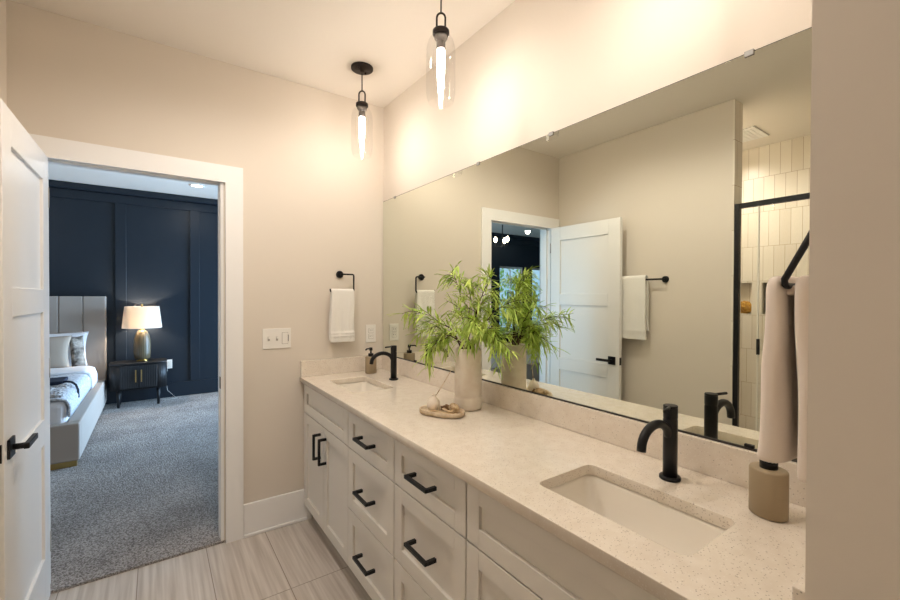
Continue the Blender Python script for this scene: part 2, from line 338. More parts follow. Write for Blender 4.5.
# board and batten on the navy wall
bm = new_bm(); D = 0.02
def bat(x0, x1, z0, z1): box(bm, x0, x1, YW - D, YW - 0.0005, z0, z1, bev=0.0015, seg=1)
bat(-6.69, 1.49, 2.555, 2.66)
bm_st = [(-1.715 + 0.8085 * k, -1.604 + 0.8085 * k) for k in range(-3, 4)]
for a, b_ in bm_st: bat(a, b_, 0.21, 2.5545)
struct(link('trim_1', bm, M['navy']))
bm = new_bm(); box(bm, -6.69, 1.49, YW - 0.07, YW - 0.0005, 2.665, HB - 0.001, bev=0.02, seg=2); struct(link('trim_2', bm, M['navy']))
bm = new_bm(); box(bm, -6.69, 1.49, YW - 0.022, YW - 0.0005, 0.0125, 0.205, bev=0.005); struct(link('baseboard_bedroom', bm, M['navy']))

def window(name, cx, w, z0, z1, y, depth, rotz=0.0, nm=1, loc=None):
    root = bpy.data.objects.new(name, None); COL.objects.link(root); root.location = loc; root.rotation_euler = (0, 0, rotz); root['kind'] = 'structure'
    h = z1 - z0; t = 0.045
    bm = plate_bm([rect(-w / 2 + .002, w / 2 - .002, .002, h - .002), rect(-w / 2 + t, w / 2 - t, t, h / 2 - t / 2), rect(-w / 2 + t, w / 2 - t, h / 2 + t / 2, h - t)], 0.05)
    bmesh.ops.rotate(bm, verts=bm.verts, cent=(0, 0, 0), matrix=Matrix.Rotation(PI / 2, 3, 'X')); bmesh.ops.translate(bm, verts=bm.verts, vec=(0, 0.05, 0))
    link('window_frame', bm, M['trim'], root)
    bm = new_bm()
    for k in range(1, nm + 1):
        x = -w / 2 + w * k / (nm + 1); box(bm, x - .009, x + .009, .01, .03, t, h / 2 - t / 2); box(bm, x - .009, x + .009, .01, .03, h / 2 + t / 2, h - t)
    link('muntin', bm, M['trim'], root)
    bm = new_bm(); box(bm, -w / 2 + t, w / 2 - t, .031, .035, t, h - t); link('pane', bm, M['pane'], root)
    return root
for k, (a, b_) in enumerate(WIN): window('window_%d' % (k + 1), 0, b_ - a, 0.55, 2.05, 0, 0, loc=((a + b_) / 2, YW + 0.05, 0.55))
window('window_3', 0, 1.8, 0.1, 2.2, 0, 0, rotz=-PI / 2, nm=2, loc=(1.54, 2.95, 0.1))

# ------------------------------------------------------------------ doorway: jamb, casing, door, baseboard
bm = new_bm()
box(bm, DX0, -1.722, 0.0, WT, 0.0125, DH - 0.0005); box(bm, -1.0, DX1, 0.0, WT, 0.0125, DH - 0.0005); box(bm, -1.722, -1.0, 0.0, WT, 2.03, DH - 0.0005)
box(bm, -1.722, -1.710, 0.04, 0.075, 0.0125, 2.03); box(bm, -1.004, -1.0, 0.04, 0.075, 0.0125, 2.03); box(bm, -1.710, -1.004, 0.04, 0.075, 2.018, 2.03)
struct(link('trim_6', bm, M['trim']))
def casing(name, y0, y1):
    bm = plate_bm([[(-1.82, 0), (-1.730, 0), (-1.730, 2.022), (-0.977, 2.022), (-0.977, 0), (-0.888, 0), (-0.888, 2.116), (-1.82, 2.116)]], y1 - y0, bev=0.0)
    bmesh.ops.rotate(bm, verts=bm.verts, cent=(0, 0, 0), matrix=Matrix.Rotation(PI / 2, 3, 'X')); bmesh.ops.translate(bm, verts=bm.verts, vec=(0, y1, 0))
    return struct(link(name, bm, M['trim']))
casing('trim_7', -0.02, -0.0005); 
o = casing('trim_8', WT + 0.0005, WT + 0.02); o.location.z = 0.0125
bx('latch_strike', (-1.003, -1.0, 0.001, 0.03, 0.87, 0.935), M['black'], bpy.data.objects['trim_6'])
def baseboard(name, dims, axis, sgn):
    bm = new_bm(); x0, x1, y0, y1 = dims
    box(bm, x0, x1, y0, y1, 0, 0.19, bev=0.003, seg=1)
    if axis == 'x': box(bm, x0, x1, y0 - 0.012, y0, 0, 0.018, bev=0.004)
    else: box(bm, x1 if sgn > 0 else x0 - 0.012, x1 + 0.012 if sgn > 0 else x0, y0, y1, 0, 0.018, bev=0.004)
    return struct(link(name, bm, M['trim']))
baseboard('baseboard_front', (-0.887, -0.50, -0.015, -0.0005), 'x', 1)
baseboard('baseboard_left', (LX + 0.0005, LX + 0.015, -1.45, -0.025), 'y', 1)
baseboard('baseboard_end', (-0.615, -0.6005, -4.59, -2.48), 'y', -1)

# door: hinged on the left jamb, opened 90 degrees into the bathroom
def door(name):
    root = bpy.data.objects.new(name, None); COL.objects.link(root); root.location = (-1.696, -0.028, 0.012); root['kind'] = 'structure'
    # local: y from 0 (hinge) to -0.70 (free), x from -0.035 to 0
    W_, H_, T_ = 0.70, 2.006, 0.035; st = 0.105
    rails = [(0.0, 0.22), (0.725, 0.835), (1.305, 1.405), (1.885, H_)]
    bm = new_bm()
    box(bm, -T_, 0, -W_, -W_ + st, 0, H_, bev=0.0015, seg=1); box(bm, -T_, 0, -st, 0, 0, H_, bev=0.0015, seg=1)
    for a, b_ in rails: box(bm, -T_, 0, -W_ + st, -st, a, b_, bev=0.0015, seg=1)
    for (a, b_), (c, d) in zip(rails, rails[1:]): box(bm, -T_ + 0.010, -0.010, -W_ + st, -st, b_ - .001, c + .001)
    link('slab', bm, M['doorp'], root)
    for s in (0, 1):
        x = 0.0 if s == 0 else -T_; d = 1 if s == 0 else -1
        h = bpy.data.objects.new('door_handle', None); COL.objects.link(h); h.parent = root; h.location = (x, -W_ + 0.062, 0.872)
        bm = new_bm(); box(bm, min(0.0005 * d, 0.008 * d), max(0.0005 * d, 0.008 * d), -0.032, 0.032, -0.032, 0.032, bev=0.001, seg=1); link('rosette', bm, M['black'], h)
        bm = new_bm(); tube(bm, [(0.008 * d, 0, 0), (0.045 * d, 0, 0)], 0.010, 14)
        box(bm, min(0.035 * d, 0.05 * d), max(0.035 * d, 0.05 * d), -0.012, 0.115, -0.010, 0.010, bev=0.002, seg=1); link('lever', bm, M['black'], h)
    bx('latch_plate', (-T_ / 2 - 0.0125, -T_ / 2 + 0.0125, -W_ - 0.0012, -W_ + 0.001, 0.84, 0.90), M['black'], root)
    for z in (0.2, 1.0, 1.78): 
        bm = new_bm(); tube(bm, [(-0.002, 0.006, z), (-0.002, 0.006, z + 0.09)], 0.005, 10); link('hinge', bm, M['grey'], root)
    return root
door('door_1')

# ------------------------------------------------------------------ vanity cabinets
FX = -0.545
def shaker(bm, y0, y1, z0, z1, rail=0.056, t=0.02):
    yo0, yo1 = min(y0, y1), max(y0, y1)
    box(bm, FX, FX + t, yo0, yo0 + rail, z0, z1, bev=0.0012, seg=1); box(bm, FX, FX + t, yo1 - rail, yo1, z0, z1, bev=0.0012, seg=1)
    box(bm, FX, FX + t, yo0 + rail, yo1 - rail, z0, z0 + rail, bev=0.0012, seg=1); box(bm, FX, FX + t, yo0 + rail, yo1 - rail, z1 - rail, z1, bev=0.0012, seg=1)
    box(bm, FX + 0.011, FX + t, yo0 + rail - .001, yo1 - rail + .001, z0 + rail - .001, z1 - rail + .001)
def pull(parent, y, z, vert=False, L=0.142):
    bm = new_bm(); s = 0.0062; h = L / 2; xo = FX - 0.045
    if vert:
        box(bm, xo, xo + 2 * s, y - s, y + s, z - h, z + h, bev=0.001, seg=1)
        for zz in (z - h + s, z + h - s): box(bm, xo + 2 * s, FX - .0003, y - s, y + s, zz - s, zz + s)
    else:
        box(bm, xo, xo + 2 * s, y - h, y + h, z - s, z + s, bev=0.001, seg=1)
        for yy in (y - h + s, y + h - s): box(bm, xo + 2 * s, FX - .0003, yy - s, yy + s, z - s, z + s)
    return link('handle', bm, M['black'], parent)
g = 0.0035
def carcass(root, ya, yb):   # ya > yb
    bm = new_bm(); xb = FX + 0.0205
    box(bm, xb, -0.004, yb + .0004, yb + 0.018, 0.095, 0.858); box(bm, xb, -0.004, ya - 0.018, ya - .0004, 0.095, 0.858)
    box(bm, xb, -0.004, yb + 0.018, ya - 0.018, 0.095, 0.113); box(bm, -0.012, -0.004, yb + 0.018, ya - 0.018, 0.113, 0.858)
    box(bm, xb, xb + 0.018, yb + .018, ya - .018, 0.655, 0.69); box(bm, xb, xb + 0.018, yb + .018, ya - .018, 0.835, 0.858)
    link('carcass', bm, M['cab'], root)
    bx('toe_kick', (-0.475, -0.455, yb + .0004, ya - .0004, 0.0, 0.095), M['cab'], root)
def sink_cab(label, ya, yb, split):
    r = thing('sink_cabinet', label, 'cabinet', group=None)
    carcass(r, ya, yb)
    bm = new_bm(); shaker(bm, yb + g, ya - g, 0.674, 0.853); link('false_front', bm, M['cab'], r)
    for a, b_, py in ((ya, split, split + 0.047), (split, yb, split - 0.047)):
        bm = new_bm(); shaker(bm, b_ + g * .6, a - g * .6, 0.097, 0.669); d = link('door', bm, M['cab'], r); pull(d, py, 0.553, True)
def drawer_cab(label, ya, yb):
    r = thing('drawer_cabinet', label, 'cabinet')
    carcass(r, ya, yb)
    for z0, z1 in ((0.674, 0.853), (0.383, 0.669), (0.097, 0.378)):
        bm = new_bm(); shaker(bm, yb + g, ya - g, z0, z1); d = link('drawer', bm, M['cab'], r); pull(d, (ya + yb) / 2, (z0 + z1) / 2)
sink_cab('painted sink cabinet with two doors in the far corner by the baseboard', -0.006, -0.735, -0.375)
drawer_cab('narrower three drawer cabinet next to the far sink cabinet', -0.735, -1.208)
drawer_cab('three drawer cabinet beside the near sink cabinet, below the vase', -1.208, -1.667)
sink_cab('near sink cabinet at the bottom right, with a wide false front', -1.667, -2.462, -2.06)

# countertop with two cut-outs
SINKS = [(-0.455, -0.225, -0.60, -0.205), (-0.455, -0.225, -2.255, -1.862)]
loops = [rect(-0.57, -0.002, -2.468, -0.002)] + [round_rect(a, b_, c, d, 0.022) for a, b_, c, d in SINKS]
bm = plate_bm(loops, 0.03, bev=0.0015)
ct = link('countertop', bm, M['quartz']); ct.location = (0, 0, 0.86)
tag(ct, 'long speckled beige quartz countertop running along the mirror wall', 'countertop')
def splash(dims): o = bx('backsplash', dims, M['quartz'], None, bev=0.002); o.parent = ct; o.matrix_parent_inverse = Matrix.Translation((0, 0, -0.86)); return o
splash((-0.022, -0.002, -2.446, -0.0245, 0.8903, 0.989)); splash((-0.565, -0.002, -0.024, -0.002, 0.8903, 0.989)); splash((-0.565, -0.002, -2.468, -2.4465, 0.8903, 0.989))

def sink(label, x0, x1, y0, y1):
    r = thing('sink', label, 'sink', ((x0 + x1) / 2, (y0 + y1) / 2, 0.70), group='undermount sinks')
    cx, cy = (x0 + x1) / 2, (y0 + y1) / 2; hx, hy = (x1 - x0) / 2, (y1 - y0) / 2
    bm = new_bm(); rings = []
    # outer flange, rim, inner wall, bottom (z is local to 0.70)
    for ex, rr, z in ((0.022, 0.03, 0.148), (0.022, 0.03, 0.1595), (0.004, 0.024, 0.1595), (0.001, 0.024, 0.150), (-0.006, 0.03, 0.10), (-0.020, 0.045, 0.045), (-0.040, 0.05, 0.022), (-0.075, 0.04, 0.012), (-0.095, 0.018, 0.010)):
        pts = round_rect(-hx - ex, hx + ex, -hy - ex, hy + ex, rr, 8)
        rings.append([bm.verts.new((p[0], p[1], z)) for p in pts])
    for a, b_ in zip(rings, rings[1:]):
        n_ = len(a)
        for k in range(n_): bm.faces.new((a[k], a[(k + 1) % n_], b_[(k + 1) % n_], b_[k])).smooth = True
    bm.faces.new(rings[-1])
    o = link('basin', bm, M['ceramic'], r); sd = o.modifiers.new('s', 'SOLIDIFY'); sd.thickness = 0.006; sd.offset = -1 
    bm = new_bm(); lathe(bm, [(0.02, 0.0115), (0.022, 0.0145), (0.012, 0.0155), (0.0001, 0.0155)], n=24); link('drain', bm, M['black'], r)
sink('white rectangular undermount sink at the far end, beneath the far faucet', *SINKS[0])
sink('white rectangular undermount sink nearest the camera', *SINKS[1])

def faucet(label, x, y):
    r = thing('faucet', label, 'faucet', (x, y, 0.8905), group='black faucets on the countertop')
    bm = new_bm(); lathe(bm, [(0.0265, 0), (0.0275, 0.001), (0.0275, 0.007), (0.026, 0.009), (0.019, 0.009)], n=32); link('base', bm, M['black'], r)
    bm = new_bm(); lathe(bm, [(0.0185, 0.0092), (0.0185, 0.165), (0.0175, 0.167), (0.0175, 0.169), (0.0185, 0.171), (0.0185, 0.196), (0.017, 0.198)], n=32); link('body', bm, M['black'], r)
    bm = new_bm(); pts = []
    for k in range(17):
        a = math.radians(8 + 172 * k / 16); pts.append((-0.076 + 0.068 * math.cos(a), 0, 0.113 + 0.051 * math.sin(a)))
    pts.append((-0.145, 0, 0.106)); tube(bm, pts, 0.0115, 16); link('spout', bm, M['black'], r)
    bm = new_bm(); tube(bm, [(0, 0, 0.2), (-0.064, -0.017, 0.2)], 0.0045, 10); lathe(bm, [(0.0185, 0.1982), (0.0185, 0.203), (0.0175, 0.2045)], n=28); link('lever', bm, M['black'], r)
faucet('matte black single lever faucet behind the far sink', -0.128, -0.402)
faucet('matte black single lever faucet behind the near sink', -0.130, -2.054)

def soap(label, x, y, rz):
    r = thing('soap_dispenser', label, 'soap dispenser', (x, y, 0.8905), rz, 'taupe soap dispensers')
    bm = new_bm(); lathe(bm, [(0.036, 0), (0.0395, 0.003), (0.0395, 0.104), (0.038, 0.1075), (0.034, 0.109), (0.017, 0.109)], n=40, sy=0.86); link('bottle', bm, M['bottle'], r)
    p = bpy.data.objects.new('pump', None); COL.objects.link(p); p.parent = r
    bm = new_bm(); lathe(bm, [(0.0175, 0.1092), (0.0175, 0.127), (0.016, 0.1285)], n=28); link('collar', bm, M['black'], p)
    bm = new_bm(); lathe(bm, [(0.0055, 0.1285), (0.0055, 0.155)], n=16); lathe(bm, [(0.011, 0.147), (0.011, 0.164), (0.010, 0.166)], n=20); tube(bm, [(-0.005, 0, 0.160), (-0.040, 0, 0.160), (-0.048, 0, 0.154)], 0.0045, 10); link('nozzle', bm, M['black'], p)
soap('taupe soap dispenser in the far corner, left of the far faucet', -0.150, -0.125, 0.4)
soap('taupe soap dispenser below the hanging blush towel', -0.134, -2.283, 1.2)

# ------------------------------------------------------------------ mirror
mr = thing('wall_mirror', 'large frameless mirror spanning the wall above the counter', 'mirror', (0, 0, 0.99))
MY0, MY1, MZ0, MZ1 = -2.455, -0.004, 0.9905, 2.043
bx('backing', (-0.004, -0.0005, MY0, MY1, MZ0 - .99, MZ1 - .99), M['backing'], mr)
bx('mirror_glass', (-0.0068, -0.0042, MY0 + .001, MY1 - .001, MZ0 - .9895, MZ1 - .9905), M['mirror'], mr)
for y in (-0.18, -1.05, -1.51, -2.19):
    bm = new_bm(); box(bm, -0.010, -0.0005, y - 0.011, y + 0.011, MZ1 - .9895, MZ1 - .984, bev=0.0015); box(bm, -0.0105, -0.0075, y - 0.011, y + 0.011, MZ1 - .999, MZ1 - .984, bev=0.001); link('clip', bm, M['clipm'], mr)
bx('channel', (-0.0105, -0.0005, MY0, MY1, -0.0006, 0.0045), M['slot'], mr)
bx('edge', (-0.0070, -0.0042, MY0, MY1, MZ1 - .9903, MZ1 - .9885), M['backing'], mr)
for y in (-0.45, -2.20):
    bm = new_bm(); box(bm, -0.0115, -0.0072, y - 0.011, y + 0.011, .0050, .0135, bev=0.001); link('clip', bm, M['black'], mr)

# ------------------------------------------------------------------ switch plate and outlets
sw = thing('light_switch', 'white three gang switch plate between doorway and vanity', 'light switch', (-0.703, 0, 1.136))
bx('plate', (-0.080, 0.080, -0.006, -0.0005, -0.060, 0.060), M['plate'], sw, bev=0.002)
for x in (-0.046, 0.0):
    bm = new_bm(); box(bm, x - 0.005, x + 0.005, -0.016, -0.0062, 0.0, 0.012, bev=0.001); link('toggle', bm, M['plate'], sw); bx('toggle_slot', (x - .006, x + .006, -0.0068, -0.0062, -0.013, 0.013), M['grey'], sw)
bx('rocker_frame', (0.028, 0.064, -0.0068, -0.0062, -0.035, 0.035), M['grey'], sw)
bx('rocker', (0.030, 0.062, -0.0085, -0.0062, -0.033, 0.033), M['plate'], sw, bev=0.001)
bm = new_bm(); box(bm, 0.0625, 0.0665, -0.0075, -0.0062, -0.02, 0.02); link('dimmer', bm, M['slot'], sw)
def outlet(label, loc, s=1.0, group=None):
    r = thing('outlet', label, 'outlet', loc)
    bx('plate', (-0.036, 0.036, -0.006, -0.0005, -0.060, 0.060), M['plate'], r, bev=0.002)
    for z in (-0.02, 0.02):
        bx('socket_rim', (-0.0178, 0.0178, -0.0066, -0.0062, z - 0.0163, z + 0.0163), M['grey'], r)
        bx('socket', (-0.0165, 0.0165, -0.008, -0.0062, z - 0.015, z + 0.015), M['plate'], r, bev=0.003)
        bm = new_bm(); box(bm, -0.008, -0.0055, -0.0086, -0.0082, z - 0.001, z + 0.007); box(bm, 0.0055, 0.008, -0.0086, -0.0082, z - 0.001, z + 0.007); lathe(bm, [(0.0022, 0), (0.0022, 0.0001)], n=8, c=(0, -0.0084, z - 0.008)); link('slots', bm, M['slot'], r)
    return r
outlet('white outlet above the counter, right of the hanging hand towel', (-0.096, 0, 1.1365))
outlet('small white outlet low on the navy wall right of the nightstand', (-1.151, YW, 0.459))

# ------------------------------------------------------------------ towels and their holders
def drape(name, label, loc, rz, w, fl, bl, thick, gap, mt, seed, group=None, sag=0.0, flare=0.0, ridges=()):
    """towel over a bar that runs along local X; front side hangs at -Y"""
    random.seed(seed); path = []
    n1 = 34
    for k in range(n1 + 1): path.append((-gap, -fl + (fl) * k / n1, 'f'))
    for k in range(1, 6): a = PI - PI * k / 6; path.append((gap * math.cos(a), gap * math.sin(a), 't'))
    nb = 14
    for k in range(nb + 1): path.append((gap, -bl * k / nb, 'b'))
    nx = 14; bm = new_bm(); grid = []
    for i, (y, z, s) in enumerate(path):
        row = []
        for j in range(nx + 1):
            u = j / nx - 0.5; d = max(0, -z)
            nn = noise.noise(Vector((u * 5 + seed, z * 5, seed))) * 0.012 * min(1, d * 5)
            wob = math.sin(u * 9 + seed) * 0.004 * min(1, d * 4)
            yy = y + nn + wob * (1 if s != 'b' else 0.6) - (flare * d if s == 'f' else -flare * 0.3 * d)
            if s == 'f':
                for q_ in ridges: yy -= 0.006 * math.exp(-((fl - d - q_) / 0.006) ** 2)
            xx = u * (w + 0.03 * d) + math.sin(z * 22 + seed) * 0.003
            row.append(bm.verts.new((xx, yy, z)))
        grid.append(row)
    for a, b_ in zip(grid, grid[1:]):
        for j in range(nx): bm.faces.new((a[j], a[j + 1], b_[j + 1], b_[j])).smooth = True
    o = link(name, bm, mt); o.location = loc; o.rotation_euler = (0, 0, rz)
    s = o.modifiers.new('s', 'SOLIDIFY'); s.thickness = thick; s.offset = 0
    bv = o.modifiers.new('b', 'BEVEL'); bv.width = thick * 0.4; bv.segments = 2; bv.limit_method = 'ANGLE'
    ss = o.modifiers.new('u', 'SUBSURF'); ss.levels = 1; ss.render_levels = 1
    tag(o, label, 'towel', group); return o
def towel_ring(label, loc, rz, tilt=0.0, flip=1, half=0.075, drop=0.112):
    """rosette on a wall whose outward normal is local -Y; open ring with the bar hanging below"""
    r = thing('towel_ring', label, 'towel ring', loc, rz)
    bm = new_bm(); lathe(bm, [(0.0235, 0), (0.0235, 0.011), (0.021, 0.013)], n=28); bmesh.ops.rotate(bm, verts=bm.verts, cent=(0, 0, 0), matrix=Matrix.Rotation(PI / 2, 3, 'X')); bmesh.ops.translate(bm, verts=bm.verts, vec=(0, -0.0006, 0)); link('rosette', bm, M['black'], r)
    y = -0.058 if tilt < .03 else -0.030; bm = new_bm(); rr = 0.0052; f = flip
    tube(bm, [(0, -0.0135, 0), (0, y + .004, 0), (0.004 * f, y, 0), ((half - 0.008) * f, y, 0), ((half - 0.002) * f, y, -0.002), (half * f, y - tilt * .08, -0.009), (half * f, y - tilt, -drop + .010), ((half - 0.004) * f, y - tilt, -drop + .002), ((half - .012) * f, y - tilt, -drop), (-half * f, y - tilt, -drop), (-(half + .004) * f, y - tilt, -drop + .004), (-(half + .005) * f, y - tilt, -drop + .018)], rr, 12)
    link('ring', bm, M['black'], r); return r
towel_ring('black open towel ring on the far wall right of the switches', (-0.316, 0, 1.531), 0)
drape('towel', 'white hand towel hanging from the far wall ring', (-0.320, -0.058, 1.4205), 0, 0.148, 0.322, 0.312, 0.009, 0.0125, M['towelw'], 3, ridges=(0.04, 0.055))
# left wall bar (seen in the mirror)
tb = thing('towel_bar', 'black towel bar on the left wall, seen in the mirror', 'towel bar', (LX, -0.75, 1.525))
for y in (-0.27, 0.27):
    bm = new_bm(); lathe(bm, [(0.0245, 0), (0.0245, 0.011), (0.022, 0.013)], n=28); bmesh.ops.rotate(bm, verts=bm.verts, cent=(0, 0, 0), matrix=Matrix.Rotation(PI / 2, 3, 'Y')); bmesh.ops.translate(bm, verts=bm.verts, vec=(0.0006, y, 0)); tube(bm, [(0.013, y, 0), (0.055, y, 0)], 0.007, 12); link('rosette', bm, M['black'], tb)
bm = new_bm(); tube(bm, [(0.055, -0.275, 0), (0.055, 0.275, 0)], 0.007, 12); link('bar', bm, M['black'], tb)
drape('bath_towel', 'white bath towel on the left wall bar, half behind the open door', (LX + 0.055, -0.755, 1.5335), PI / 2, 0.300, 0.47, 0.40, 0.016, 0.0185, M['towelw'], 8, ridges=(0.05, 0.07, 0.09))

# near ring on the end wall, its towel hangs beside the camera
towel_ring('black towel ring holding the blush towel beside the near faucet', (-0.375, -2.4705, 1.510), PI, tilt=0.040, drop=0.096, flip=1, half=0.075)
def blush_towel():
    bm = new_bm(); cy = -2.401; zt = 1.422
    prof = []   # cross-section path (y offset, z, half thickness)
    n_ = 18; sec = []
    L1, L2 = 0.305, 0.36
    path = [(0.024 + 0.014 * (k / n_), -L1 * (1 - k / n_) if False else 0) for k in range(1)]
    def side(sgn, L, fl, th0, th1):
        # rounded slab hanging on one side of the bar
        rings = []; nz = 20
        for k in range(nz + 1):
            t = k / nz; z = zt + 0.012 - (L + 0.012) * t
            yc = cy + sgn * (0.0185 + fl * t); th = th0 + (th1 - th0) * t
            if k == 0: th *= 0.55; 
            wx = 0.078 + 0.010 * t; 
            if k == 0: wx -= 0.006
            xs = -0.375
            ring = []
            for j in range(28):
                a = 2 * PI * j / 28; c, s_ = math.cos(a), math.sin(a)
                px = xs + wx * (abs(c) ** 0.35) * (1 if c >= 0 else -1); py = yc + th * (abs(s_) ** 0.7) * (1 if s_ >= 0 else -1)
                py += 0.0035 * noise.noise(Vector((px * 30, sgn * 3, z * 9))) + 0.003 * math.sin(px * 50 + z * 6)
                px += 0.004 * noise.noise(Vector((sgn * 5, z * 12, a)))
                ring.append(bm.verts.new((px, py, z + 0.004 * math.sin(px * 40) * (t > 0.9))))
            rings.append(ring)
        for a, b_ in zip(rings, rings[1:]):
            for j in range(28): bm.faces.new((a[j], a[(j + 1) % 28], b_[(j + 1) % 28], b_[j])).smooth = True
        bm.faces.new(rings[0]); bm.faces.new(rings[-1])
    side(1, 0.313, 0.0, 0.014, 0.0205); side(-1, 0.33, 0.014, 0.013, 0.015)
    # the turn over the bar
    box(bm, -0.430, -0.300, cy - 0.014, cy + 0.014, zt - 0.024, zt - 0.006, bev=0.005)
    o = link('hand_towel', bm, M['towelp']); ss = o.modifiers.new('u', 'SUBSURF'); ss.levels = 1; ss.render_levels = 1
    tag(o, 'blush beige hand towel hanging close to the camera above the soap dispenser', 'towel')
blush_towel()

# ------------------------------------------------------------------ pendants
def pendant(label, x, y, dz=0.0):
    r = thing('pendant_light', label, 'pendant light', (x, y, HC), group='clear glass pendants above the vanity')
    bm = new_bm(); lathe(bm, [(0.062, -0.0005), (0.062, -0.010), (0.058, -0.013), (0.012, -0.014), (0.010, -0.024), (0.0001, -0.024)], n=40)
    for a in (0.6, 0.6 + PI): lathe(bm, [(0.0055, -0.013), (0.0055, -0.020), (0.003, -0.022)], c=(0.036 * math.cos(a), 0.036 * math.sin(a), 0), n=12)
    link('canopy', bm, M['bronze'], r)
    bm = new_bm(); tube(bm, [(0, 0, -0.02), (0, 0, -0.135)], 0.0034, 8); link('cord', bm, M['bronze'], r)
    # horseshoe loop
    first = len(r.children)
    bm = new_bm(); w = 0.0175; pts = [(0, -w * .95, -0.203), (0, -w, -0.16)]
    pts = [(-w, 0, -0.208), (-w, 0, -0.155)] + [(-w * math.cos(PI * k / 10), 0, -0.153 + 0.020 * math.sin(PI * k / 10)) for k in range(11)] + [(w, 0, -0.155), (w, 0, -0.208)]
    rot = Matrix.Rotation(-0.62, 3, 'Z'); pts = [rot @ Vector(p) for p in pts]
    tube(bm, pts, 0.0042, 10); link('loop', bm, M['bronze'], r)
    bm = new_bm(); lathe(bm, [(0.010, -0.201), (0.031, -0.203), (0.0345, -0.206), (0.0345, -0.2215), (0.032, -0.223)], n=32); link('cap', bm, M['bronze'], r)
    bm = new_bm(); lathe(bm, [(0.020, -0.2232), (0.027, -0.228), (0.027, -0.238), (0.020, -0.245), (0.013, -0.248), (0.013, -0.252), (0.0185, -0.255), (0.0185, -0.280), (0.016, -0.283)], n=28); link('socket', bm, M['socket'], r)
    bm = new_bm(); lathe(bm, [(0.0145, -0.2835), (0.0165, -0.30), (0.0165, -0.34), (0.0145, -0.385), (0.0105, -0.43), (0.006, -0.462), (0.001, -0.470)], n=24); link('bulb', bm, M['bulb'], r)
    bm = new_bm(); lathe(bm, [(0.030, -0.2235), (0.040, -0.232), (0.052, -0.250), (0.0585, -0.275), (0.060, -0.31), (0.060, -0.46), (0.056, -0.485), (0.052, -0.498), (0.0505, -0.504)], n=40, cap=False); link('glass_shade', bm, M['glass'], r)
    for c_ in r.children[first:] if dz else []: c_.location.z = dz
pendant('far pendant with its round canopy in view, near the room corner', -0.33, -0.394)
pendant('nearer clear glass pendant, cut off by the top of the photo', -0.33, -1.202)
pendant('pendant above the near sink, just outside the top of the photo', -0.33, -2.010, 0.035)

def can(label, x, y, z, watts, color=(1, 0.86, 0.68), size=2.5, group='recessed ceiling lights'):
    r = thing('recessed_light', label, 'ceiling light', (x, y, z), group=group)
    bm = new_bm(); lathe(bm, [(0.062, -0.0005), (0.082, -0.0005), (0.082, -0.006), (0.062, -0.006)], n=40, cap=False)
    link('trim_ring', bm, M['trim'], r)
    bm = new_bm(); lathe(bm, [(0.061, -0.0005), (0.061, -0.004)], n=40); link('lens', bm, M['candisc'], r)
    spot('recessed_lamp', (x, y, z - 0.02), watts, color, size=size).parent = None
for i, (x, y) in enumerate(BATH_FILL_CANS + SHOWER_FILL_CANS): can('round recessed fill light added to the bathroom ceiling, unseen', x, y, HC, BATH_FILL_W if y < -3 else ((34.0 if y > -1 else 24.0) if x > -1 else 60.0), (1, 0.92, 0.85), 2.9, 'added bathroom fill lights')
BL = ['round recessed light in the bedroom ceiling, visible through the doorway', 'round recessed light in the bedroom ceiling, visible in the mirror', 'recessed light above the bed against the navy wall']
for lb, (x, y) in zip(BL, BED_CANS): can(lb, x, y, HB, BED_CAN_W, (1, 0.94, 0.88), 3.08, None)
vt = thing('ceiling_vent', 'square white exhaust vent in the shower ceiling, seen in the mirror', 'vent', (-2.58, -1.22, HC))
bx('vent_frame', (-0.15, 0.15, -0.15, 0.15, -0.012, -0.0005), M['trim'], vt, bev=0.003)
bm = new_bm()
for k in range(9): box(bm, -0.12, 0.12, -0.118 + k * 0.028, -0.104 + k * 0.028, -0.016, -0.0122)
link('louver', bm, M['trim'], vt)

# ------------------------------------------------------------------ vase with branches
VX, VY = -0.147, -1.159
bm = new_bm()
lathe(bm, [(0.052, 0), (0.060, 0.004), (0.0625, 0.012), (0.063, 0.046), (0.0605, 0.052), (0.058, 0.056), (0.0605, 0.061), (0.061, 0.15), (0.0595, 0.262), (0.057, 0.270), (0.053, 0.2715), (0.050, 0.268), (0.050, 0.20), (0.047, 0.02), (0.001, 0.015)], n=56, cap=True)
for v in bm.verts:
    a = math.atan2(v.co.y, v.co.x); k = 1 + 0.022 * noise.noise(Vector((math.cos(a) * 1.6, math.sin(a) * 1.6, v.co.z * 14)))
    v.co.x *= k; v.co.y *= k
vs = link('vase', bm, M['vase']); vs.location = (VX, VY, 0.8905); tag(vs, 'tall handmade cream stoneware vase holding leafy branches', 'vase')

random.seed(11)
plant = thing('branch_arrangement', 'green narrow-leaved willow-like branches standing in the cream vase', 'plant', (VX, VY, 1.12))
SR = Vector((0.79, -0.611, 0)); TC = Vector((-0.611, -0.79, 0))
def leaf(bm, p, d, L, w, nrm):
    d = d.normalized(); s = d.cross(nrm)
    if s.length < 1e-3: s = d.cross(Vector((1, 0, 0)))
    s.normalize(); up_ = s.cross(d).normalized(); vs_ = []
    prof = [(0, 0.12), (0.25, 0.85), (0.5, 1.0), (0.75, 0.65), (1.0, 0.04)]
    rows = []
    for t, k in prof:
        c = p + d * L * t - Vector((0, 0, 1)) * (L * 0.22 * t * t)
        rows.append((bm.verts.new(c - s * w * k * .5 + up_ * 0.0012), bm.verts.new(c + up_ * -0.0004), bm.verts.new(c + s * w * k * .5 + up_ * 0.0012)))
    for a, b_ in zip(rows, rows[1:]):
        bm.faces.new((a[0], a[1], b_[1], b_[0])); bm.faces.new((a[1], a[2], b_[2], b_[1]))
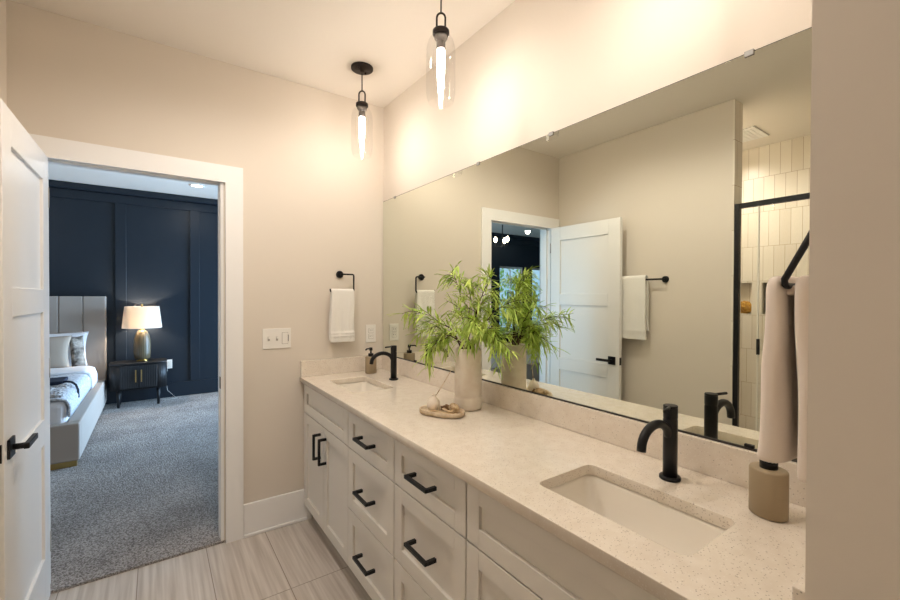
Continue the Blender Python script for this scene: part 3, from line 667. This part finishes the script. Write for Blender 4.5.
def clampx(v): 
    if v.x + VX > -0.030: v.x = -0.030 - VX
    return v
tips = [(-0.235, 0.00, 1.325, 0), (-0.075, 0.02, 1.50, 0), (0.01, 0.03, 1.44, 0), (0.10, 0.05, 1.47, 0), (0.155, 0.12, 1.36, 1), (-0.16, 0.10, 1.15, 1), (0.13, 0.14, 1.20, 1), (0.02, 0.20, 1.30, 1), (-0.17, 0.05, 1.24, 1), (0.06, 0.02, 1.37, 0), (0.10, 0.10, 1.25, 1)]
for ti, (s, t, z, droop) in enumerate(tips):
    base = Vector((random.uniform(-.018, .018), random.uniform(-.018, .018), 0.0)); tip = SR * s + TC * t; tip.z = z - 1.12
    mid = tip * 0.42; mid.z = max(tip.z * (0.75 if not droop else 0.7) , 0.13 if droop else 0.1) + 0.03
    if tip.z < 0.1: mid = tip * 0.55; mid.z = 0.19
    pts = []
    for k in range(13):
        u = k / 12; p = base * (1 - u) ** 2 + mid * 2 * u * (1 - u) + tip * u * u
        if k > 1: p += Vector((noise.noise(Vector((ti, u * 4, 0))), noise.noise(Vector((ti, u * 4, 5))), noise.noise(Vector((ti, u * 4, 9))))) * 0.022 * min(1, u * 2)
        pts.append(clampx(p))
    bm = new_bm(); tube(bm, pts, [0.0032 - 0.0022 * k / 12 for k in range(13)], 6); lf = new_bm()
    def dress(pl, start, dens, Lm):
        for k in range(start, len(pl)):
            dr = (pl[k] - pl[k - 1]).normalized()
            for q in range(dens):
                p = pl[k - 1].lerp(pl[k], random.random()); a = random.uniform(0, 2 * PI)
                side = dr.cross(Vector((math.cos(a), math.sin(a), 0.25))).normalized()
                d = (dr * random.uniform(0.5, 1.1) + side * random.uniform(0.5, 1.0) + Vector((0, 0, -0.18))).normalized()
                L = Lm * random.uniform(0.65, 1.15)
                if (p + d * L).x + VX > -0.016: d.x = -abs(d.x) * 0.4
                leaf(lf, p, d, L, random.uniform(0.0062, 0.0092), Vector((0, 0, 1)))
    dress(pts, 7, 3, 0.068)
    for k in range(3, 13, 1):
        p0 = pts[k]; dr = (pts[k] - pts[k - 1]).normalized(); a = random.uniform(0, 2 * PI)
        d = (dr * 0.9 + Vector((math.cos(a), math.sin(a), random.uniform(-0.5, 0.4))) * 0.8).normalized(); L = random.uniform(0.05, 0.10); sub = []
        for j in range(6):
            u = j / 5; sub.append(clampx(p0 + d * L * u - Vector((0, 0, 1)) * 0.022 * u * u))
        tube(bm, sub, [0.0014 - 0.0008 * j / 5 for j in range(6)], 5); dress(sub, 1, 2, 0.066)
    bo = link('branch', bm, M['twig'], plant); link('leaves', lf, M['leaf'], bo)

# ------------------------------------------------------------------ tray with decor
tx, ty = -0.301, -1.176; ang = math.atan2(-0.21, 0.11)
tr = thing('tray', 'small oval sand coloured tray in front of the vase', 'tray', (tx, ty, 0.8905), ang)
def oval(hl, hw, z, n_=40):
    return [(hl * (abs(math.cos(a)) ** 0.75) * (1 if math.cos(a) >= 0 else -1), hw * (abs(math.sin(a)) ** 0.85) * (1 if math.sin(a) >= 0 else -1), z) for a in (2 * PI * k / n_ for k in range(n_))]
bm = new_bm(); rings = [[bm.verts.new(p) for p in oval(a, b_, z)] for a, b_, z in ((0.092, 0.048, 0), (0.102, 0.058, 0.006), (0.103, 0.059, 0.021), (0.100, 0.056, 0.0225), (0.096, 0.052, 0.020), (0.092, 0.048, 0.008))]
for a, b_ in zip(rings, rings[1:]):
    for k in range(40): bm.faces.new((a[k], a[(k + 1) % 40], b_[(k + 1) % 40], b_[k])).smooth = True
bm.faces.new(list(reversed(rings[0]))); bm.faces.new(rings[-1]); link('tray_body', bm, M['traym'], tr)
rotm = Matrix.Rotation(ang, 3, 'Z')
def on_tray(u, v, z): p = rotm @ Vector((u, v, 0)); return (tx + p.x, ty + p.y, 0.8905 + z)
bm = new_bm(); lathe(bm, [(0.016, 0), (0.024, 0.006), (0.0285, 0.022), (0.027, 0.038), (0.018, 0.054), (0.008, 0.062), (0.006, 0.066), (0.008, 0.069), (0.004, 0.068), (0.004, 0.050)], n=32, cap=True)
bv = link('bud_vase', bm, M['vase']); bv.location = on_tray(-0.046, 0.008, 0.0082); tag(bv, 'tiny onion shaped cream bud vase on the tray', 'vase')
p0 = Vector(bv.location) + Vector((0, 0, 0.048))
bm = new_bm(); tube(bm, [p0, p0 + Vector((0.028, -0.020, 0.055)), p0 + Vector((0.062, -0.043, 0.125))], 0.0016, 6); tag(link('reed_stick', bm, M['drift']), 'thin pale reed standing in the bud vase', 'stick')
def lump(name, label, cat, u, v, z, sx, sy, sz, mt, seed, amp=0.25, rz=0):
    bm = new_bm(); bmesh.ops.create_icosphere(bm, subdivisions=4, radius=1.0)
    for q in bm.verts:
        k = 1 + amp * noise.noise(q.co * 2.6 + Vector((seed, 0, 0))) + amp * .5 * noise.noise(q.co * 7 + Vector((0, seed, 0))); q.co = Vector((q.co.x * sx * k, q.co.y * sy * k, q.co.z * sz * k))
    o = link(name, bm, mt, smooth=True); o.location = on_tray(u, v, z); o.rotation_euler = (0, 0, ang + rz); tag(o, label, cat); return o
lump('bark_piece', 'dark brown piece of bark lying in the middle of the tray', 'ornament', 0.010, 0.022, 0.0235, 0.024, 0.013, 0.0115, M['cone'], 2, 0.4, 0.5)
def ribbed(u, v):
    bm = new_bm(); n_ = 48; rings = []
    for i in range(1, 16):
        t = PI * i / 16
        rings.append([bm.verts.new((math.sin(t) * math.cos(2 * PI * k / n_) * 0.022 * (1 + 0.10 * math.cos(12 * 2 * PI * k / n_)), math.sin(t) * math.sin(2 * PI * k / n_) * 0.022 * (1 + 0.10 * math.cos(12 * 2 * PI * k / n_)), -math.cos(t) * 0.0195)) for k in range(n_)])
    for a, b_ in zip(rings, rings[1:]):
        for k in range(n_): bm.faces.new((a[k], a[(k + 1) % n_], b_[(k + 1) % n_], b_[k])).smooth = True
    bm.faces.new(rings[0]); bm.faces.new(rings[-1]); o = link('seed_pod', bm, M['drift']); o.location = on_tray(u, v, 0.0300); o.rotation_euler = (0.5, 0.3, 0); tag(o, 'round ribbed dried seed pod at the right end of the tray', 'ornament')
ribbed(0.052, 0.012)
for i, (u0, v0, u1, v1, z, lb) in enumerate(((-0.045, -0.024, 0.078, -0.020, 0.0145, 'longer pale driftwood stick along the front edge of the tray'), (0.005, -0.008, 0.070, -0.030, 0.0250, 'shorter pale driftwood stick crossing over the longer one'))):
    pts = []
    for k in range(9):
        u = k / 8; q = on_tray(u0 + (u1 - u0) * u, v0 + (v1 - v0) * u + 0.003 * math.sin(u * 7 + i), z + 0.0015 * math.sin(u * 9)); pts.append(q)
    bm = new_bm(); tube(bm, pts, [0.0030, 0.0052, 0.0060, 0.0054, 0.0058, 0.0050, 0.0056, 0.0045, 0.0028], 10); tag(link('driftwood', bm, M['drift']), lb, 'ornament')

# ------------------------------------------------------------------ shower screen
ss_ = thing('shower_screen', 'black framed glass shower screen, seen in the mirror', 'shower screen', (LX - 0.017, -1.4675, 0.10))
bx('post', (-0.015, 0.015, -0.028, -0.0005, 0.0005, 1.905), M['black'], ss_, bev=0.001)
bx('post', (-0.015, 0.015, -1.731, -1.700, 0.0005, 1.872), M['black'], ss_, bev=0.001)
bx('header', (-0.015, 0.015, -1.731, -0.0325, 1.873, 1.905), M['black'], ss_, bev=0.001)
bx('glass_panel', (-0.004, 0.004, -0.128, -0.033, 0.001, 1.8725), M['shglass'], ss_)
bx('glass_panel', (-0.004, 0.004, -1.699, -0.138, 0.001, 1.8725), M['shglass'], ss_)
bx('seal', (-0.005, 0.005, -0.1375, -0.1285, 0.001, 1.8725), M['rubber'], ss_)
bx('door_pull', (0.0055, 0.022, -0.148, -0.132, 0.93, 1.03), M['black'], ss_, bev=0.002)
bm = new_bm(); bmesh.ops.create_icosphere(bm, subdivisions=5, radius=1.0)
for q in bm.verts:
    k = 1 + 0.10 * noise.noise(q.co * 3) + 0.07 * noise.noise(q.co * 9); q.co = Vector((q.co.x * .040 * k, q.co.y * .058 * k, q.co.z * .056 * k))
o = link('bath_sponge', bm, M['sponge'], smooth=True); o.location = (-3.052, -1.098, 1.302); tag(o, 'amber yellow bath sponge in the shower niche, seen in the mirror', 'sponge')

# ------------------------------------------------------------------ bedroom furniture
bed = thing('bed', 'upholstered oatmeal bed with channelled headboard seen through the doorway', 'bed', (-2.78, 1.82, 0.012))
BW0, BW1 = -0.98, 0.98; CZ = 0.0
bm = new_bm()      # headboard, vertical channels
n_ch = 9; wch = (BW1 - BW0) / n_ch
for k in range(n_ch):
    a = BW0 + k * wch; box(bm, a + .0005, a + wch - .0005, 2.215, 2.305, 0.05, 1.36, bev=0.014, seg=3)
link('headboard', bm, M['fabric'], bed)
bx('rail', (BW1 - 0.09, BW1, 0.0905, 2.214, 0.045, 0.345), M['fabric'], bed, bev=0.012, seg=3)
bx('rail', (BW0, BW0 + 0.09, 0.0905, 2.214, 0.045, 0.345), M['fabric'], bed, bev=0.012, seg=3)
bx('footboard', (BW0, BW1, 0.0, 0.09, 0.045, 0.345), M['fabric'], bed, bev=0.012, seg=3)
for x in (BW0 + 0.02, BW1 - 0.25): 
    bx('foot', (x, x + 0.23, 0.01, 0.06, 0.0, 0.044), M['brass'], bed)
bx('foot', (BW1 - 0.10, BW1 - 0.03, 2.1, 2.2, 0.0, 0.044), M['brass'], bed)
bx('slat_base', (BW0 + 0.091, BW1 - 0.091, 0.091, 2.214, 0.12, 0.18), M['blackwood'], bed)
bx('mattress', (BW0 + 0.095, BW1 - 0.095, 0.095, 2.205, 0.181, 0.515), M['sheet'], bed, bev=0.05, seg=4)
def cloth(name, label, cat, x0, x1, y0, y1, z, drop, mt, th=0.02, amp=0.012, seed=0, r=0.05, corner=0.0):
    """blanket lying over the mattress, its +X and foot edges dropping down"""
    bm = new_bm(); nx, ny = 40, 40; grid = []
    for i in range(nx + 1):
        row = []
        for j in range(ny + 1):
            u = i / nx; v = j / ny; xx = x0 + (x1 - x0 + drop) * u; yy = y0 + (y1 - y0) * v; zz = z
            if xx > x1 - r:
                e = xx - (x1 - r); a = min(e / r, PI / 2)
                xx = x1 - r + r * math.sin(a); zz = z - r * (1 - math.cos(a)) - max(0, e - r * PI / 2)
            zz += amp * (0.5 + noise.noise(Vector((xx * 7 + seed, yy * 7, seed)))) * (1 if zz > z - 0.05 else 0); row.append(bm.verts.new((xx, yy, zz)))
        grid.append(row)
    for a, b_ in zip(grid, grid[1:]):
        for j in range(ny): bm.faces.new((a[j], a[j + 1], b_[j + 1], b_[j])).smooth = True
    o = link(name, bm, mt); s_ = o.modifiers.new('s', 'SOLIDIFY'); s_.thickness = th; s_.offset = -1 if False else 1; tag(o, label, cat); return o
XE = -2.78 + BW1 - 0.085
cloth('quilt', 'grey textured quilt covering the bed', 'quilt', -3.62, XE, 1.93, 3.22, 0.534, 0.12, M['quilt'], 0.018, 0.008, 2)
cloth('top_sheet', 'white folded sheet edge above the grey quilt on the bed', 'sheet', -3.62, XE + 0.004, 3.23, 3.66, 0.538, 0.13, M['sheet'], 0.03, 0.012, 5)
cloth('throw_blanket', 'chunky grey knit throw bunched at the foot of the bed', 'blanket', -3.1, XE - 0.03, 1.97, 2.46, 0.560, 0.08, M['knit'], 0.030, 0.04, 7)
bm = new_bm(); box(bm, -2.62, -1.99, 2.52, 2.80, 0.567, 0.600, bev=0.012, seg=3); nc = tag(link('folded_throw', bm, M['navycloth']), 'dark navy folded cloth lying on the quilt', 'blanket')
bm = new_bm(); tube(bm, [(-2.02, 2.54, 0.588), (-1.97, 2.53, 0.592), (-1.93, 2.50, 0.588), (-1.895, 2.44, 0.570), (-1.872, 2.38, 0.53), (-1.866, 2.34, 0.47)], 0.009, 8); link('strap', bm, M['navycloth'], nc)
def pillow(name, label, mt, loc, w, h, d, rx, rz):
    bm = new_bm(); n_ = 26; top = []; bot = []
    for i in range(n_ + 1):
        ra = []; rb = []
        for j in range(n_ + 1):
            u = i / n_ * 2 - 1; v = j / n_ * 2 - 1; pu = max(0, 1 - u ** 4); pv = max(0, 1 - v ** 4); t = (pu * pv) ** 0.45
            sx_ = 1 - 0.06 * (1 - v * v) ; sy_ = 1 - 0.06 * (1 - u * u)
            x = u * w / 2 * sy_ ** 0 * (1 - 0.07 * (1 - v * v) * abs(u)); y = v * h / 2 * (1 - 0.07 * (1 - u * u) * abs(v)); zz = d / 2 * t * (1 + 0.12 * noise.noise(Vector((u * 2, v * 2, loc[0]))))
            a = bm.verts.new((x, y, zz + 0.002)); ra.append(a)
            rb.append(a if (i in (0, n_) or j in (0, n_)) else bm.verts.new((x, y, -zz)))
        top.append(ra); bot.append(rb)
    for i in range(n_):
        for j in range(n_):
            bm.faces.new((top[i][j], top[i + 1][j], top[i + 1][j + 1], top[i][j + 1])).smooth = True
            bm.faces.new((bot[i][j], bot[i][j + 1], bot[i + 1][j + 1], bot[i + 1][j])).smooth = True
    o = link(name, bm, mt); o.location = loc; o.rotation_euler = (rx, 0, rz); tag(o, label, 'pillow'); return o
pillow('pillow', 'white pillow standing upright against the headboard', M['sheet'], (-2.355, 3.925, 0.745), 0.80, 0.42, 0.12, 1.32, 0)
pillow('pillow', 'beige linen cushion in front of the white pillow', M['pillowt'], (-2.475, 3.745, 0.735), 0.78, 0.39, 0.11, 1.27, 0)
pillow('pillow', 'mottled taupe velvet cushion at the edge of the pillow stack', M['furry'], (-2.040, 3.800, 0.735), 0.13, 0.37, 0.08, 1.27, 0.35)

ns_ = thing('nightstand', 'black fluted nightstand with brass pulls beside the bed', 'nightstand', (-1.470, 3.93, 0.012))
def ns_outline(w, d, r, flute):
    pts = []
    base = round_rect(-w / 2, w / 2, -d / 2, d / 2, r, 12)
    # resample and flute
    segs = []; L = 0; N = len(base)
    dist = [0]
    for k in range(N): dist.append(dist[-1] + (Vector(base[k]) - Vector(base[(k + 1) % N])).length)
    T = dist[-1]; res = int(T / 0.0045)
    for q in range(res):
        t = T * q / res
        for k in range(N):
            if dist[k] <= t <= dist[k + 1]:
                u = (t - dist[k]) / max(1e-6, dist[k + 1] - dist[k]); a = Vector(base[k]); b_ = Vector(base[(k + 1) % N]); p = a.lerp(b_, u); tn = (b_ - a); tn = tn.normalized() if tn.length > 1e-7 else Vector((1, 0)); nn = Vector((tn.y, -tn.x)); pts.append(tuple(p + nn * flute * abs(math.sin(PI * t / 0.022)))); break
    return pts
bm = plate_bm([ns_outline(0.575, 0.33, 0.09, 0.003)], 0.310); o = link('body', bm, M['blackwood'], ns_); o.location.z = 0.215
bm = plate_bm([round_rect(-0.293, 0.293, -0.172, 0.172, 0.095, 12)], 0.018, bev=0.003); o = link('top', bm, M['blackwood'], ns_); o.location.z = 0.5252
for s in (-1, 1):
    bm = new_bm(); x0, x1 = (0.002, 0.185) if s > 0 else (-0.185, -0.002); box(bm, x0, x1, -0.1765, -0.1695, 0.235, 0.512, bev=0.001, seg=1)
    for k in range(8): xx = x0 + 0.0115 + k * 0.0228; box(bm, xx - 0.009, xx + 0.009, -0.1805, -0.1765, 0.236, 0.511, bev=0.003, seg=1)
    d_ = link('door', bm, M['blackwood'], ns_)
    bm = new_bm(); box(bm, s * 0.028 - 0.006, s * 0.028 + 0.006, -0.197, -0.189, 0.31, 0.46, bev=0.002); 
    for zz in (0.325, 0.445): box(bm, s * 0.028 - 0.004, s * 0.028 + 0.004, -0.189, -0.181, zz - .004, zz + .004)
    link('handle', bm, M['brass'], d_)
for sx in (-0.2, 0.2):
    for sy in (-0.11, 0.11):
        bm = new_bm(); lathe(bm, [(0.014, 0.0), (0.022, 0.2148)], c=(sx, sy, 0), n=20); link('leg', bm, M['blackwood'], ns_)
lp = thing('table_lamp', 'table lamp with white drum shade and ribbed grey-green body on nightstand', 'lamp', (-1.437, 3.94, 0.5555))
bm = new_bm(); lathe(bm, [(0.062, 0), (0.062, 0.014), (0.045, 0.016), (0.045, 0.024), (0.07, 0.026)], n=40); link('base', bm, M['brass'], lp)
bm = new_bm(); prof = [(0.070, 0.0262), (0.081, 0.04), (0.086, 0.10), (0.088, 0.20), (0.084, 0.27), (0.070, 0.335), (0.052, 0.372), (0.032, 0.390)]
lathe(bm, prof, n=96)
for v in bm.verts:
    a = math.atan2(v.co.y, v.co.x); k = 1 + 0.015 * math.cos(24 * a); v.co.x *= k; v.co.y *= k
link('body', bm, M['celadon'], lp)
bm = new_bm(); lathe(bm, [(0.03, 0.3903), (0.02, 0.405), (0.012, 0.41), (0.012, 0.46)], n=24); link('neck', bm, M['brass'], lp)
bm = new_bm(); lathe(bm, [(0.208, 0.395), (0.180, 0.665), (0.178, 0.665), (0.206, 0.395)], n=64, cap=False); link('lamp_shade', bm, M['shade'], lp).location.z = 0.025
bm = new_bm(); tube(bm, [(-0.178, 0, 0.655), (0.178, 0, 0.655)], 0.0025, 8); tube(bm, [(0, 0.178, 0.655), (0, -0.178, 0.655)], 0.0025, 8); lathe(bm, [(0.012, 0.656), (0.012, 0.665), (0.006, 0.672), (0.013, 0.684), (0.010, 0.695), (0.002, 0.699)], n=20); link('finial', bm, M['brass'], lp).location.z = 0.025
d = bpy.data.lights.new('table_lamp_bulb', 'POINT'); d.energy = 17; d.color = (1, 0.84, 0.66); d.shadow_soft_size = 0.03
o = bpy.data.objects.new('table_lamp_bulb', d); COL.objects.link(o); o.location = (0, 0, 0.56); o.parent = lp
bm = new_bm(); tube(bm, [(-1.16, YW - 0.03, 0.44), (-1.19, YW - 0.05, 0.30), (-1.17, YW - 0.07, 0.12), (-1.08, YW - 0.09, 0.018), (-1.06, YW - 0.14, 0.016), (-1.16, YW - 0.16, 0.016), (-1.25, YW - 0.10, 0.016)], 0.0018, 8)
tag(link('lamp_cord', bm, M['plate']), 'thin pale cord trailing from the outlet to the carpet', 'cord')

# chandelier (seen in the mirror)
ch = thing('chandelier', 'small black chandelier with glowing bulbs in the bedroom, seen in the mirror', 'chandelier', (-3.12, 2.2, HB))
bm = new_bm(); lathe(bm, [(0.06, -0.0005), (0.06, -0.02), (0.01, -0.025), (0.008, -0.56), (0.02, -0.57), (0.02, -0.60), (0.001, -0.61)], n=24); link('stem', bm, M['black'], ch)
for k in range(3):
    a = k * PI * 2 / 3 + 0.5; c, s = math.cos(a), math.sin(a)
    bm = new_bm(); tube(bm, [(0.02 * c, 0.02 * s, -0.585), (0.10 * c, 0.10 * s, -0.585), (0.11 * c, 0.11 * s, -0.575), (0.11 * c, 0.11 * s, -0.52)], 0.007, 10); ar = link('arm', bm, M['black'], ch)
    bm = new_bm(); lathe(bm, [(0.012, -0.519), (0.026, -0.49), (0.026, -0.465), (0.013, -0.44), (0.001, -0.435)], c=(0.11 * c, 0.11 * s, 0), n=20); link('bulb', bm, M['chbulb'], ar)

# garden outside the windows
gm = bump(mottled(mat('lawn', rgb(80, 110, 60), 0.95), rgb(60, 90, 44), rgb(110, 140, 80), 3), 20, 0.5)
g_ = bx('ground', (-16, 14, 4.6, 24, -0.6, -0.5), gm); g_['kind'] = 'structure'
random.seed(5)
def shrub(label, x, y, h, r):
    t = thing('shrub', label, 'shrub', (x, y, -0.5), group=None)
    bm = new_bm(); tube(bm, [(0, 0, 0), (0, 0, h * 0.7)], 0.05, 8); link('trunk', bm, M['twig'], t)
    bm = new_bm()
    for k in range(900):
        v = Vector((random.gauss(0, 1), random.gauss(0, 1), random.gauss(0, 1))).normalized() * r * random.uniform(0.55, 1); v.z = v.z * 1.1 + h * 0.62
        d = Vector((random.gauss(0, 1), random.gauss(0, 1), random.gauss(0, 1))).normalized(); leaf(bm, v, d, 0.16, 0.07, Vector((0, 0, 1)))
    link('foliage', bm, M['leaf'], t)
shrub('green tree outside the bedroom window, seen in the mirror', -8.5, 7.8, 2.9, 1.1)
